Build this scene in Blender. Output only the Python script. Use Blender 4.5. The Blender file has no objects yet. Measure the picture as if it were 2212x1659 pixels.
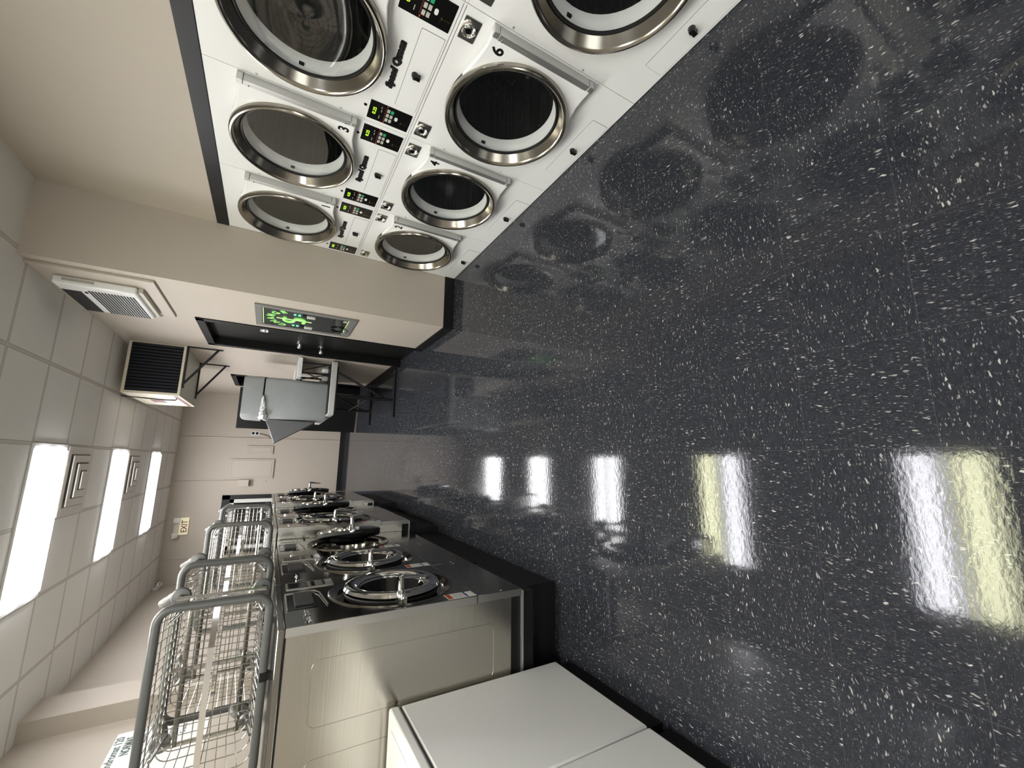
import bpy, bmesh, math, random
from math import sin, cos, pi, radians
from mathutils import Vector, Matrix
random.seed(7)
SC = bpy.context.scene
COL = SC.collection
T = 0.3048                      # floor tile
ZC = 2.98                       # ceiling height

# ------------------------------------------------------------------ camera
F_PX, YAW, PITCH, ROLL, CAM_H = 889.3157, 0.2130, -0.5165, 0.1134, 1.4595
def cam_axes():
    f = Vector((sin(YAW)*cos(PITCH), cos(YAW)*cos(PITCH), sin(PITCH)))
    r = Vector((cos(YAW), -sin(YAW), 0))
    u = r.cross(f)
    return cos(ROLL)*r + sin(ROLL)*u, -sin(ROLL)*r + cos(ROLL)*u, f
cr, cu, cf = cam_axes()
cam_d = bpy.data.cameras.new('camera'); cam = bpy.data.objects.new('camera', cam_d); COL.objects.link(cam)
# the phone was held turned a quarter: picture right = down, picture up = right
m = Matrix((-cu, cr, -cf)).transposed().to_4x4(); m.translation = Vector((0, 0, CAM_H))
cam.matrix_world = m
cam_d.sensor_fit = 'HORIZONTAL'; cam_d.sensor_width = 36.0; cam_d.lens = F_PX/2212*36.0
cam_d.clip_start = 0.02; cam_d.clip_end = 200
SC.camera = cam
# ------------------------------------------------------------------ view, world
SC.view_settings.view_transform = 'Standard'; SC.view_settings.look = 'None'
SC.view_settings.gamma = 1.0; SC.view_settings.use_curve_mapping = False
SC.view_settings.exposure = 2.05
W = bpy.data.worlds.new('world'); SC.world = W; W.use_nodes = True
bg = W.node_tree.nodes['Background']; bg.inputs[0].default_value = (1.0, 0.98, 0.95, 1); bg.inputs[1].default_value = 1.3
TUBE = 8.7                      # radiance of the ceiling lamps

# ------------------------------------------------------------------ materials
def new_mat(name):
    mt = bpy.data.materials.new(name); mt.use_nodes = True
    return mt, mt.node_tree, mt.node_tree.nodes['Principled BSDF']
def mat(name, col, rough=.5, metal=0, spec=.5, coat=0, emit=None, estr=0, noise=0, nscale=30, bump=0, bscale=200, aniso=0, var_rough=0):
    mt, nt, b = new_mat(name)
    b.inputs['Base Color'].default_value = (*col, 1); b.inputs['Roughness'].default_value = rough
    b.inputs['Metallic'].default_value = metal; b.inputs['Specular IOR Level'].default_value = spec
    b.inputs['Coat Weight'].default_value = coat
    if aniso: b.inputs['Anisotropic'].default_value = aniso
    if emit: b.inputs['Emission Color'].default_value = (*emit, 1); b.inputs['Emission Strength'].default_value = estr
    L = nt.links
    if noise or bump or var_rough:
        tc = nt.nodes.new('ShaderNodeTexCoord')
    if noise or var_rough:
        n = nt.nodes.new('ShaderNodeTexNoise'); n.inputs['Scale'].default_value = nscale; n.inputs['Detail'].default_value = 3
        L.new(tc.outputs['Object'], n.inputs['Vector'])
        if noise:
            r = nt.nodes.new('ShaderNodeMix'); r.data_type = 'RGBA'
            r.inputs[6].default_value = (*[max(0, c*(1-noise)) for c in col], 1); r.inputs[7].default_value = (*[min(1, c*(1+noise)) for c in col], 1)
            L.new(n.outputs['Fac'], r.inputs[0]); L.new(r.outputs[2], b.inputs['Base Color'])
        if var_rough:
            mr = nt.nodes.new('ShaderNodeMapRange'); mr.inputs['To Min'].default_value = max(0, rough-var_rough); mr.inputs['To Max'].default_value = rough+var_rough
            L.new(n.outputs['Fac'], mr.inputs[0]); L.new(mr.outputs[0], b.inputs['Roughness'])
    if bump:
        n2 = nt.nodes.new('ShaderNodeTexNoise'); n2.inputs['Scale'].default_value = bscale
        bp = nt.nodes.new('ShaderNodeBump'); bp.inputs['Strength'].default_value = 1; bp.inputs['Distance'].default_value = bump
        L.new(tc.outputs['Object'], n2.inputs['Vector']); L.new(n2.outputs['Fac'], bp.inputs['Height']); L.new(bp.outputs[0], b.inputs['Normal'])
    return mt

class NT:                       # tiny helper for node maths
    def __init__(s, nt): s.nt = nt
    def n(s, t, **k):
        o = s.nt.nodes.new(t)
        for a, v in k.items(): setattr(o, a, v)
        return o
    def l(s, a, b): s.nt.links.new(a, b)
    def m(s, op, a, b=None, c=None):
        o = s.n('ShaderNodeMath', operation=op)
        for i, v in enumerate((a, b, c)):
            if v is None: continue
            if hasattr(v, 'links'): s.l(v, o.inputs[i])
            else: o.inputs[i].default_value = v
        return o.outputs[0]
    def mixc(s, f, a, b):
        o = s.n('ShaderNodeMix', data_type='RGBA')
        for i, v in ((0, f), (6, a), (7, b)):
            if hasattr(v, 'links'): s.l(v, o.inputs[i])
            else: o.inputs[i].default_value = v
        return o.outputs[2]
    def comb(s, x, y, z=0):
        o = s.n('ShaderNodeCombineXYZ')
        for i, v in enumerate((x, y, z)):
            if hasattr(v, 'links'): s.l(v, o.inputs[i])
            else: o.inputs[i].default_value = v
        return o.outputs[0]

def floor_material():
    mt, nt, b = new_mat('vinyl_tile'); N = NT(nt)
    tc = N.n('ShaderNodeTexCoord'); sp = N.n('ShaderNodeSeparateXYZ'); N.l(tc.outputs['Object'], sp.inputs[0])
    x = N.m('DIVIDE', N.m('SUBTRACT', sp.outputs[0], 0.0407), T); y = N.m('DIVIDE', N.m('SUBTRACT', sp.outputs[1], 0.0559), T)
    ix = N.m('FLOOR', x); iy = N.m('FLOOR', y)
    par = N.m('MODULO', N.m('ABSOLUTE', N.m('ADD', ix, iy)), 2)
    # fleck coordinates run one way in one tile and across it in the next
    fx = N.m('ADD', N.m('MULTIPLY', sp.outputs[0], N.m('SUBTRACT', 1, par)), N.m('MULTIPLY', sp.outputs[1], par))
    fy = N.m('ADD', N.m('MULTIPLY', sp.outputs[1], N.m('SUBTRACT', 1, par)), N.m('MULTIPLY', sp.outputs[0], par))
    off = N.m('MULTIPLY', N.m('ADD', ix, N.m('MULTIPLY', iy, 7.3)), 1.713)
    wob = N.n('ShaderNodeTexNoise'); wob.inputs['Scale'].default_value = 45; wob.inputs['Detail'].default_value = 2
    N.l(tc.outputs['Object'], wob.inputs['Vector'])
    w = N.m('MULTIPLY', N.m('SUBTRACT', wob.outputs['Fac'], .5), .016)
    def flecks(sx, sy, r, thr, seed):
        v = N.n('ShaderNodeTexVoronoi', voronoi_dimensions='3D', feature='F1')
        v.inputs['Scale'].default_value = 1; v.inputs['Randomness'].default_value = 1
        N.l(N.comb(N.m('MULTIPLY', N.m('ADD', fx, w), sx), N.m('MULTIPLY', N.m('ADD', fy, w), sy), N.m('ADD', off, seed)), v.inputs['Vector'])
        cs = N.n('ShaderNodeSeparateColor'); N.l(v.outputs['Color'], cs.inputs[0])
        pick = N.m('GREATER_THAN', cs.outputs[0], thr)
        mr = N.n('ShaderNodeMapRange', clamp=True); mr.inputs['From Min'].default_value = r; mr.inputs['From Max'].default_value = r*.6
        N.l(v.outputs['Distance'], mr.inputs[0])
        return N.m('MULTIPLY', N.m('MULTIPLY', pick, mr.outputs[0]), N.m('MULTIPLY_ADD', cs.outputs[1], .6, .4))
    f1 = flecks(80, 270, .40, .78, 0.0)
    f2 = flecks(150, 480, .46, .62, 31.0)
    f3 = flecks(42, 135, .34, .90, 77.0)
    cl = N.n('ShaderNodeTexNoise'); cl.inputs['Scale'].default_value = 85; cl.inputs['Detail'].default_value = 4
    N.l(N.comb(N.m('MULTIPLY', fx, .5), N.m('MULTIPLY', fy, 1.4), off), cl.inputs['Vector'])
    base = N.mixc(cl.outputs['Fac'], (.0115, .0125, .0165, 1), (.034, .036, .045, 1))
    c = N.mixc(N.m('MULTIPLY', f2, .42), base, (.15, .15, .155, 1))
    c = N.mixc(f1, c, (.27, .27, .265, 1)); c = N.mixc(f3, c, (.46, .455, .43, 1))
    # joints
    ex = N.m('ABSOLUTE', N.m('SUBTRACT', N.m('FRACT', x), .5)); ey = N.m('ABSOLUTE', N.m('SUBTRACT', N.m('FRACT', y), .5))
    j = N.m('GREATER_THAN', N.m('MAXIMUM', ex, ey), .4975)
    c = N.mixc(N.m('MULTIPLY', j, .35), c, (.10, .10, .11, 1))
    N.l(c, b.inputs['Base Color'])
    b.inputs['Specular IOR Level'].default_value = .31
    rn = N.n('ShaderNodeTexNoise'); rn.inputs['Scale'].default_value = 2.2; rn.inputs['Detail'].default_value = 5; N.l(tc.outputs['Object'], rn.inputs['Vector'])
    mr = N.n('ShaderNodeMapRange'); mr.inputs['From Min'].default_value = .3; mr.inputs['From Max'].default_value = .75
    mr.inputs['To Min'].default_value = .035; mr.inputs['To Max'].default_value = .10; N.l(rn.outputs['Fac'], mr.inputs[0]); N.l(mr.outputs[0], b.inputs['Roughness'])
    h1 = N.n('ShaderNodeTexNoise'); h1.inputs['Scale'].default_value = 1; h1.inputs['Detail'].default_value = 3
    N.l(N.comb(N.m('MULTIPLY', sp.outputs[0], 40), N.m('MULTIPLY', sp.outputs[1], 75), 0), h1.inputs['Vector'])
    h = N.m('SUBTRACT', h1.outputs['Fac'], N.m('MULTIPLY', j, 1.2))
    bp = N.n('ShaderNodeBump'); bp.inputs['Strength'].default_value = 1; bp.inputs['Distance'].default_value = .00016
    N.l(h, bp.inputs['Height']); N.l(bp.outputs[0], b.inputs['Normal'])
    return mt

def ceiling_material():
    mt, nt, b = new_mat('ceiling_tile'); N = NT(nt)
    tc = N.n('ShaderNodeTexCoord'); sp = N.n('ShaderNodeSeparateXYZ'); N.l(tc.outputs['Object'], sp.inputs[0])
    P = .61
    x = N.m('DIVIDE', N.m('SUBTRACT', sp.outputs[0], .105), P); y = N.m('DIVIDE', N.m('SUBTRACT', sp.outputs[1], 4.45), P)
    d = N.m('MAXIMUM', N.m('ABSOLUTE', N.m('SUBTRACT', N.m('FRACT', x), .5)), N.m('ABSOLUTE', N.m('SUBTRACT', N.m('FRACT', y), .5)))
    bar = N.m('GREATER_THAN', d, .482)
    gap = N.m('MULTIPLY', N.m('GREATER_THAN', d, .475), N.m('LESS_THAN', d, .482))
    wn = N.n('ShaderNodeTexWhiteNoise', noise_dimensions='2D'); N.l(N.comb(N.m('FLOOR', x), N.m('FLOOR', y)), wn.inputs['Vector'])
    tone = N.mixc(wn.outputs['Value'], (.78, .76, .725, 1), (.83, .815, .785, 1))
    c = N.mixc(bar, tone, (.63, .60, .55, 1)); c = N.mixc(gap, c, (.45, .42, .38, 1))
    N.l(c, b.inputs['Base Color']); b.inputs['Roughness'].default_value = .9; b.inputs['Specular IOR Level'].default_value = .2
    n = N.n('ShaderNodeTexNoise'); n.inputs['Scale'].default_value = 130; n.inputs['Detail'].default_value = 4; N.l(tc.outputs['Object'], n.inputs['Vector'])
    bp = N.n('ShaderNodeBump'); bp.inputs['Distance'].default_value = .002; bp.inputs['Strength'].default_value = .6
    N.l(N.m('ADD', n.outputs['Fac'], N.m('MULTIPLY', bar, 1.5)), bp.inputs['Height']); N.l(bp.outputs[0], b.inputs['Normal'])
    return mt

def tinted_glass(name, tint, refl=.10):
    mt = bpy.data.materials.new(name); mt.use_nodes = True; nt = mt.node_tree; N = NT(nt); nt.nodes.clear()
    out = N.n('ShaderNodeOutputMaterial'); mix = N.n('ShaderNodeMixShader'); tr = N.n('ShaderNodeBsdfTransparent'); gl = N.n('ShaderNodeBsdfGlossy')
    tr.inputs[0].default_value = (*tint, 1); gl.inputs['Roughness'].default_value = .02; gl.inputs[0].default_value = (.92, .94, .92, 1)
    fr = N.n('ShaderNodeLayerWeight')                       # Schlick, the same from either side of the pane
    k = N.m('MULTIPLY_ADD', N.m('POWER', fr.outputs['Facing'], 4.0), .9, refl+.03)
    N.l(k, mix.inputs[0]); N.l(tr.outputs[0], mix.inputs[1]); N.l(gl.outputs[0], mix.inputs[2]); N.l(mix.outputs[0], out.inputs[0])
    return mt

def perforated_material():
    mt, nt, b = new_mat('drum_perforated'); N = NT(nt)
    tc = N.n('ShaderNodeTexCoord'); v = N.n('ShaderNodeTexVoronoi'); v.inputs['Scale'].default_value = 90; v.inputs['Randomness'].default_value = .15
    N.l(tc.outputs['Object'], v.inputs['Vector'])
    hole = N.m('LESS_THAN', v.outputs['Distance'], .33)
    N.l(N.mixc(hole, (.026, .026, .025, 1), (.004, .004, .004, 1)), b.inputs['Base Color']); b.inputs['Roughness'].default_value = .45; b.inputs['Metallic'].default_value = .4
    return mt

def brushed(name, col, rough, sx=3, sy=3, sz=160, bump=.00012, var=.12):
    mt, nt, b = new_mat(name); N = NT(nt)
    b.inputs['Base Color'].default_value = (*col, 1); b.inputs['Metallic'].default_value = 1
    tc = N.n('ShaderNodeTexCoord'); mp = N.n('ShaderNodeMapping'); mp.inputs['Scale'].default_value = (sx, sy, sz); N.l(tc.outputs['Object'], mp.inputs[0])
    n = N.n('ShaderNodeTexNoise'); n.inputs['Scale'].default_value = 1; n.inputs['Detail'].default_value = 4; N.l(mp.outputs[0], n.inputs['Vector'])
    mr = N.n('ShaderNodeMapRange'); mr.inputs['To Min'].default_value = max(.02, rough-var*.5); mr.inputs['To Max'].default_value = rough+var*.5
    N.l(n.outputs['Fac'], mr.inputs[0]); N.l(mr.outputs[0], b.inputs['Roughness'])
    n2 = N.n('ShaderNodeTexNoise'); n2.inputs['Scale'].default_value = 3; N.l(tc.outputs['Object'], n2.inputs['Vector'])
    bp = N.n('ShaderNodeBump'); bp.inputs['Distance'].default_value = bump; N.l(N.m('MULTIPLY_ADD', n2.outputs['Fac'], 8, n.outputs['Fac']), bp.inputs['Height']); N.l(bp.outputs[0], b.inputs['Normal'])
    return mt

def lamp_material(name, a, bcol, sa=1., sb=1.):
    """a lit lens: two tubes behind a frosted panel, with a dimmer strip between them; local y runs across the tubes"""
    mt = bpy.data.materials.new(name); mt.use_nodes = True; nt = mt.node_tree; N = NT(nt); nt.nodes.clear()
    out = N.n('ShaderNodeOutputMaterial'); em = N.n('ShaderNodeEmission')
    tc = N.n('ShaderNodeTexCoord'); sp = N.n('ShaderNodeSeparateXYZ'); N.l(tc.outputs['Object'], sp.inputs[0])
    y = sp.outputs[1]
    side = N.n('ShaderNodeMapRange', clamp=True); side.inputs['From Min'].default_value = -.02; side.inputs['From Max'].default_value = .02; N.l(y, side.inputs[0])
    c = N.mixc(side.outputs[0], (*a, 1), (*bcol, 1)); N.l(c, em.inputs[0])
    g = N.m('COSINE', N.m('MULTIPLY', N.m('SUBTRACT', N.m('ABSOLUTE', y), .135), 8))
    k = N.m('MULTIPLY_ADD', N.m('POWER', N.m('MAXIMUM', g, .0), 6.0), .85, .40)
    lv = N.m('ADD', N.m('MULTIPLY', side.outputs[0], sb-sa), sa)
    N.l(N.m('MULTIPLY', N.m('MULTIPLY', k, lv), TUBE), em.inputs[1]); N.l(em.outputs[0], out.inputs[0])
    return mt

M = {}
M['floor'] = floor_material(); M['ceil'] = ceiling_material()
M['wall'] = mat('beige_wall_paint', (.49, .435, .37), .55, spec=.35, noise=.02, nscale=6, bump=.0006, bscale=120)
M['wallfar'] = mat('beige_panel_paint', (.49, .435, .37), .6, spec=.3, noise=.02, nscale=4, bump=.0003, bscale=60)
M['black'] = mat('black_vinyl', (.006, .006, .0065), .5, spec=.3, noise=.3, nscale=8)
M['blackdoor'] = mat('black_door_paint', (.0045, .0045, .0045), .4, spec=.22, bump=.0002, bscale=150)
M['blackgloss'] = mat('black_gloss_plastic', (.006, .006, .006), .12)
M['blackmetal'] = mat('black_steel', (.007, .007, .008), .42, spec=.35)
M['rubber'] = mat('black_rubber', (.010, .010, .010), .55)
M['white'] = mat('white_enamel', (.85, .85, .845), .28, spec=.5, coat=.2)
M['whiteplate'] = mat('white_door_enamel', (.88, .88, .88), .25, coat=.2)
M['groove'] = mat('seam_shadow_gap', (.10, .10, .11), .7)
M['ring'] = brushed('door_ring_steel', (.36, .335, .29), .19, 8, 8, 8, .00005)
M['hinge'] = brushed('hinge_steel', (.62, .62, .61), .48, 40, 40, 4, .00003)
M['chrome'] = mat('chrome', (.82, .81, .79), .06, metal=1)
M['chromewire'] = mat('chrome_wire', (.50, .49, .475), .18, metal=1)
M['steel'] = brushed('stainless_front', (.30, .285, .26), .13, 3, 120, 3, .00003, .06)
M['steelside'] = brushed('stainless_side', (.50, .475, .42), .22, 3, 3, 120, .00016)
M['steeltrim'] = brushed('stainless_trim', (.50, .485, .45), .30, 3, 60, 3)
M['steeldark'] = brushed('brushed_dark_metal', (.13, .13, .135), .36, 90, 3, 3)
M['lidgrey'] = mat('dark_grey_lid', (.035, .034, .036), .4)
M['glass'] = tinted_glass('dark_door_glass', (.93, .94, .93), .075)
M['glassdark'] = mat('smoked_glass', (.004, .004, .0045), .04, spec=.7)
M['windowglass'] = tinted_glass('window_glass', (.88, .90, .90), .02)
M['drum'] = perforated_material()
M['drumlip'] = mat('white_drum_lip', (.84, .84, .84), .3)
M['ink'] = mat('black_ink', (.006, .006, .007), .55, spec=.2)
M['green'] = mat('green_key', (.02, .33, .15), .4)
M['key'] = mat('grey_key', (.50, .49, .44), .45)
M['keywhite'] = mat('white_key', (.82, .82, .78), .4)
M['red'] = mat('red_ink', (.55, .07, .05), .5)
M['brown'] = mat('dark_red_strip', (.06, .012, .008), .4)
M['led'] = mat('green_digits', (.1, .3, .0), .4, emit=(.42, 1, .03), estr=.55)
M['brass'] = mat('brass', (.70, .55, .22), .25, metal=1)
M['greyframe'] = mat('grey_painted_steel', (.17, .165, .16), .45, noise=.08, nscale=12)
M['greenglow'] = mat('lit_green_lettering', (.12, .35, .06), .4, emit=(.22, .56, .13), estr=.36)
M['greenpale'] = mat('pale_green_lettering', (.3, .5, .15), .4, emit=(.46, .72, .26), estr=.28)
M['greenlamp'] = mat('green_bill_slot', (.06, .25, .15), .3, emit=(.10, .5, .28), estr=.35)
M['cream'] = mat('cream_enamel', (.66, .60, .47), .45)
M['creamunder'] = mat('galvanised_underside', (.50, .49, .42), .5, noise=.15, nscale=14)
M['louver'] = mat('dark_louver', (.004, .005, .008), .55, spec=.2)
M['maroon'] = mat('maroon_label', (.14, .035, .03), .5)
M['paper'] = mat('white_paper', (.80, .80, .78), .5)
M['labelgrey'] = mat('grey_label', (.42, .40, .36), .6)
M['whiteplastic'] = mat('white_plastic', (.76, .77, .76), .4)
M['greyplastic'] = mat('grey_bin_plastic', (.30, .315, .315), .33, noise=.08, nscale=10, bump=.0002, bscale=300)
M['tablegrey'] = mat('pale_grey_laminate', (.50, .50, .48), .4)
M['bag'] = mat('clear_plastic_bag', (.70, .72, .73), .18, bump=.004, bscale=35)
M['bumper'] = mat('grey_bumper_vinyl', (.085, .086, .085), .36)
M['tire'] = mat('grey_caster_rubber', (.15, .145, .14), .5)
M['castergrey'] = mat('grey_caster_housing', (.13, .13, .128), .35)
M['hub'] = mat('pale_caster_hub', (.62, .63, .64), .35)
M['signboard'] = mat('white_sign_board', (.80, .80, .79), .35)
M['signgreen'] = mat('dark_green_lettering', (.06, .105, .085), .5)
M['exitface'] = mat('cream_exit_face', (.80, .74, .52), .4, emit=(1, .9, .6), estr=.06)
M['exitred'] = mat('dark_red_lettering', (.13, .012, .012), .5)
M['orange'] = mat('orange_warning', (.50, .09, .02), .5)
M['blue'] = mat('blue_band', (.03, .06, .22), .5)
M['painted'] = mat('beige_painted_metal', (.485, .43, .365), .5)
M['doorwhite'] = mat('aluminium_door_frame', (.68, .68, .64), .4)
M['darkroom'] = mat('unlit_room_dark', (.03, .028, .026), .8)  # dark colour stands in for the unlit space behind the doorway
COOL = (.95, .95, 1.0); WARM = (.97, .97, .64); WHT = (.965, .968, .99)
M['lampA'] = lamp_material('lamp_lens_white', WHT, WHT)
M['lampB'] = lamp_material('lamp_lens_white_low', COOL, WARM, 1, .85)
M['lampC'] = lamp_material('lamp_lens_white_high', WARM, COOL, .85, 1)

# ------------------------------------------------------------------ mesh builder
class MB:
    def __init__(s): s.v = []; s.f = []; s.mi = []; s.sm = []
    def add(s, vs, fs, mi=0, smooth=False):
        o = len(s.v); s.v += [tuple(p) for p in vs]
        for f in fs: s.f.append([i+o for i in f]); s.mi.append(mi); s.sm.append(smooth)
        return s
    def box(s, a, b, mi=0):
        x0, y0, z0 = [min(p, q) for p, q in zip(a, b)]; x1, y1, z1 = [max(p, q) for p, q in zip(a, b)]
        v = [(x0,y0,z0),(x1,y0,z0),(x1,y1,z0),(x0,y1,z0),(x0,y0,z1),(x1,y0,z1),(x1,y1,z1),(x0,y1,z1)]
        return s.add(v, [(0,3,2,1),(4,5,6,7),(0,1,5,4),(1,2,6,5),(2,3,7,6),(3,0,4,7)], mi)
    def tube(s, pts, r, n=8, closed=False, mi=0, flat=None):
        """round (or, with flat=(w,t), rectangular) section swept along pts"""
        P = [Vector(p) for p in pts]; N = len(P); rings = []
        up = None
        for i in range(N):
            if closed: t = (P[(i+1) % N]-P[i-1])
            else: t = P[min(i+1, N-1)]-P[max(i-1, 0)]
            t.normalize()
            if up is None:
                a = Vector((0,0,1)) if abs(t.z) < .9 else Vector((0,1,0))
                up = (a - t*a.dot(t)).normalized()
            else: up = (up - t*up.dot(t)).normalized()
            sd = t.cross(up)
            rr = r[i] if isinstance(r, (list, tuple)) else r
            if flat: sec = [(flat[0]/2, flat[1]/2), (-flat[0]/2, flat[1]/2), (-flat[0]/2, -flat[1]/2), (flat[0]/2, -flat[1]/2)]
            else: sec = [(rr*cos(2*pi*k/n), rr*sin(2*pi*k/n)) for k in range(n)]
            rings.append([P[i]+sd*a_+up*b_ for a_, b_ in sec])
        k = len(rings[0]); v = [q for g in rings for q in g]; f = []
        for i in range(N if closed else N-1):
            j = (i+1) % N
            for a_ in range(k):
                b_ = (a_+1) % k; f.append((i*k+a_, i*k+b_, j*k+b_, j*k+a_))
        if not closed: f.append(tuple(range(k))[::-1]); f.append(tuple((N-1)*k+a_ for a_ in range(k)))
        return s.add(v, f, mi, flat is None)
    def cyl(s, a, b, r, n=16, mi=0, r2=None): return s.tube([a, b], [r, r if r2 is None else r2], n, False, mi)
    def lathe(s, prof, c, ax, ref, n=48, mi=0, close=False):
        """prof: (radius, height) pairs about the axis ax through c"""
        c = Vector(c); ax = Vector(ax).normalized(); ref = Vector(ref).normalized(); q = ax.cross(ref)
        v = []; f = []; m_ = len(prof)
        for i in range(n):
            t = 2*pi*i/n; d = ref*cos(t)+q*sin(t)
            v += [c+d*r+ax*h for r, h in prof]
        for i in range(n):
            j = (i+1) % n
            for k in range(m_ if close else m_-1):
                l = (k+1) % m_; f.append((i*m_+k, j*m_+k, j*m_+l, i*m_+l))
        return s.add(v, f, mi, True)
    def prism(s, out, o, eu, ev, depth, mi=0):
        """outline (u,v) on a plane at o, thickened by vector depth"""
        o = Vector(o); eu = Vector(eu); ev = Vector(ev); d = Vector(depth); n = len(out)
        a = [o+eu*p[0]+ev*p[1] for p in out]; b = [p+d for p in a]
        return s.add(a+b, [tuple(range(n))[::-1], tuple(range(n, 2*n))] + [(i, (i+1) % n, n+(i+1) % n, n+i) for i in range(n)], mi)
    def holed(s, u0, u1, v0, v1, cu_, cv_, R, o, eu, ev, th, n=64, mi=0):
        """rectangular sheet with a round hole"""
        o = Vector(o); eu = Vector(eu); ev = Vector(ev); th = Vector(th)
        an = sorted(set([2*pi*i/n for i in range(n)] + [math.atan2(v-cv_, u-cu_) % (2*pi) for u in (u0, u1) for v in (v0, v1)]))
        inn = []; ou = []
        for t in an:
            c, q = cos(t), sin(t); k = 1e9
            if c > 1e-9: k = min(k, (u1-cu_)/c)
            if c < -1e-9: k = min(k, (u0-cu_)/c)
            if q > 1e-9: k = min(k, (v1-cv_)/q)
            if q < -1e-9: k = min(k, (v0-cv_)/q)
            inn.append((cu_+R*c, cv_+R*q)); ou.append((cu_+k*c, cv_+k*q))
        L = len(an); P = lambda p, d: o+eu*p[0]+ev*p[1]+d
        z = Vector((0,0,0)); v = [P(p, z) for p in inn]+[P(p, z) for p in ou]+[P(p, th) for p in inn]+[P(p, th) for p in ou]; f = []
        for i in range(L):
            j = (i+1) % L
            f += [(i, L+i, L+j, j), (2*L+i, 2*L+j, 3*L+j, 3*L+i), (i, j, 2*L+j, 2*L+i), (L+i, 3*L+i, 3*L+j, L+j)]
        return s.add(v, f, mi)
    def text(s, txt, o, eu, ev, size, depth=.001, bold=0, shear=0, mi=0, ax='CENTER', fit=None):
        vs, fs = glyphs(txt, bold, shear)
        if not vs: return s
        x0 = min(p[0] for p in vs); x1 = max(p[0] for p in vs)
        kx = size if fit is None else fit/(x1-x0)
        sh = {'CENTER': (x0+x1)/2, 'LEFT': x0, 'RIGHT': x1}[ax]
        o = Vector(o); eu = Vector(eu).normalized(); ev = Vector(ev).normalized(); en = eu.cross(ev)
        return s.add([o+eu*((p[0]-sh)*kx)+ev*(p[1]*size)+en*(p[2]*depth) for p in vs], fs, mi)
    def build(s, name, mats, parent=None, bevel=0, seg=2, sharp=.6):
        me = bpy.data.meshes.new(name); me.from_pydata(s.v, [], s.f)
        for m_ in (mats if isinstance(mats, (list, tuple)) else [mats]): me.materials.append(M[m_] if isinstance(m_, str) else m_)
        for p, i, q in zip(me.polygons, s.mi, s.sm): p.material_index = i; p.use_smooth = q or bevel > 0
        bm = bmesh.new(); bm.from_mesh(me); bmesh.ops.recalc_face_normals(bm, faces=bm.faces); bm.to_mesh(me); bm.free()
        me.update()
        if any(s.sm) or bevel: me.set_sharp_from_angle(angle=sharp)
        o = bpy.data.objects.new(name, me); COL.objects.link(o)
        if parent: o.parent = parent
        if bevel:
            b = o.modifiers.new('bevel', 'BEVEL'); b.width = bevel; b.segments = seg; b.limit_method = 'ANGLE'; b.angle_limit = radians(40)
        return o
_gl = {}
def glyphs(txt, bold, shear):
    k = (txt, bold, shear)
    if k not in _gl:
        cu_ = bpy.data.curves.new('lettering', 'FONT'); cu_.body = txt; cu_.size = 1; cu_.extrude = .5; cu_.offset = bold; cu_.shear = shear; cu_.resolution_u = 3
        ob = bpy.data.objects.new('lettering', cu_); COL.objects.link(ob); bpy.context.view_layer.update()
        me = bpy.data.meshes.new_from_object(ob.evaluated_get(bpy.context.evaluated_depsgraph_get()))
        _gl[k] = ([tuple(v.co) for v in me.vertices], [tuple(p.vertices) for p in me.polygons])
        bpy.data.objects.remove(ob); bpy.data.curves.remove(cu_); bpy.data.meshes.remove(me)
    return _gl[k]
def rrect(u0, u1, v0, v1, r, n=5):
    o = []
    for cx_, cy_, a in ((u1-r, v1-r, 0), (u0+r, v1-r, 90), (u0+r, v0+r, 180), (u1-r, v0+r, 270)):
        o += [(cx_+r*cos(radians(a+90*i/n)), cy_+r*sin(radians(a+90*i/n))) for i in range(n+1)]
    return o
def tag(o, label, cat, group=None):
    o['label'] = label; o['category'] = cat
    if group: o['group'] = group
    return o
def thing(name, loc, label, cat, group=None, rz=0):
    o = bpy.data.objects.new(name, None); COL.objects.link(o); o.location = loc; o.rotation_euler = (0, 0, rz); o.empty_display_size = .1
    return tag(o, label, cat, group)
def structure(name, mb, mats, parent=None, **k):
    o = mb.build(name, mats, parent, **k)
    if not parent: o['kind'] = 'structure'
    return o
def dup(root, loc, label, skip=()):
    def cp(o, par):
        c = o.copy(); COL.objects.link(c); c.parent = par
        for ch in [q for q in bpy.data.objects if q.parent == o and not q.get('skip')]: cp(ch, c)
        return c
    c = cp(root, None); c.location = loc; c['label'] = label
    return c
X3, Y3, Z3 = Vector((1,0,0)), Vector((0,1,0)), Vector((0,0,1))

# ================================================================== setting
YF, YB, XL, XO, XD = 10.05, -4.0, -2.24, 1.29, 1.82
structure('floor', MB().box((-2.4, YB-.1, -.1), (3.0, YF+.15, 0)), 'floor')
structure('ceiling', MB().box((-2.4, YB-.1, ZC), (3.0, YF+.15, ZC+.1)), 'ceil')
structure('wall_far', MB().box((-2.4, YF, 0), (3.0, YF+.12, ZC)), 'wallfar')
structure('wall_left', MB().box((XL-.12, YB, 0), (XL, YF, ZC)).box((XL, 5.20, 0), (-2.09, 5.62, ZC)), 'wall')
structure('wall_right', MB().box((XD, -.36, 1.985), (XD+.12, 3.70, ZC)).box((XD, YB, 0), (XD+.12, -.36, ZC)), 'wall')
structure('wall_return', MB().box((XO, 3.70, 0), (XD+.12, 3.80, ZC)), 'wall')
ow = MB()
for y0, y1, z0, z1 in ((3.80, 4.62, 0, ZC), (4.62, 5.64, 2.165, ZC), (5.64, 7.56, 0, ZC), (7.56, 8.66, 2.08, ZC), (8.66, YF, 0, ZC)):
    ow.box((XO, y0, z0), (XO+.12, y1, z1))
structure('wall_office', ow, 'wall')
bw = MB()
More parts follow.
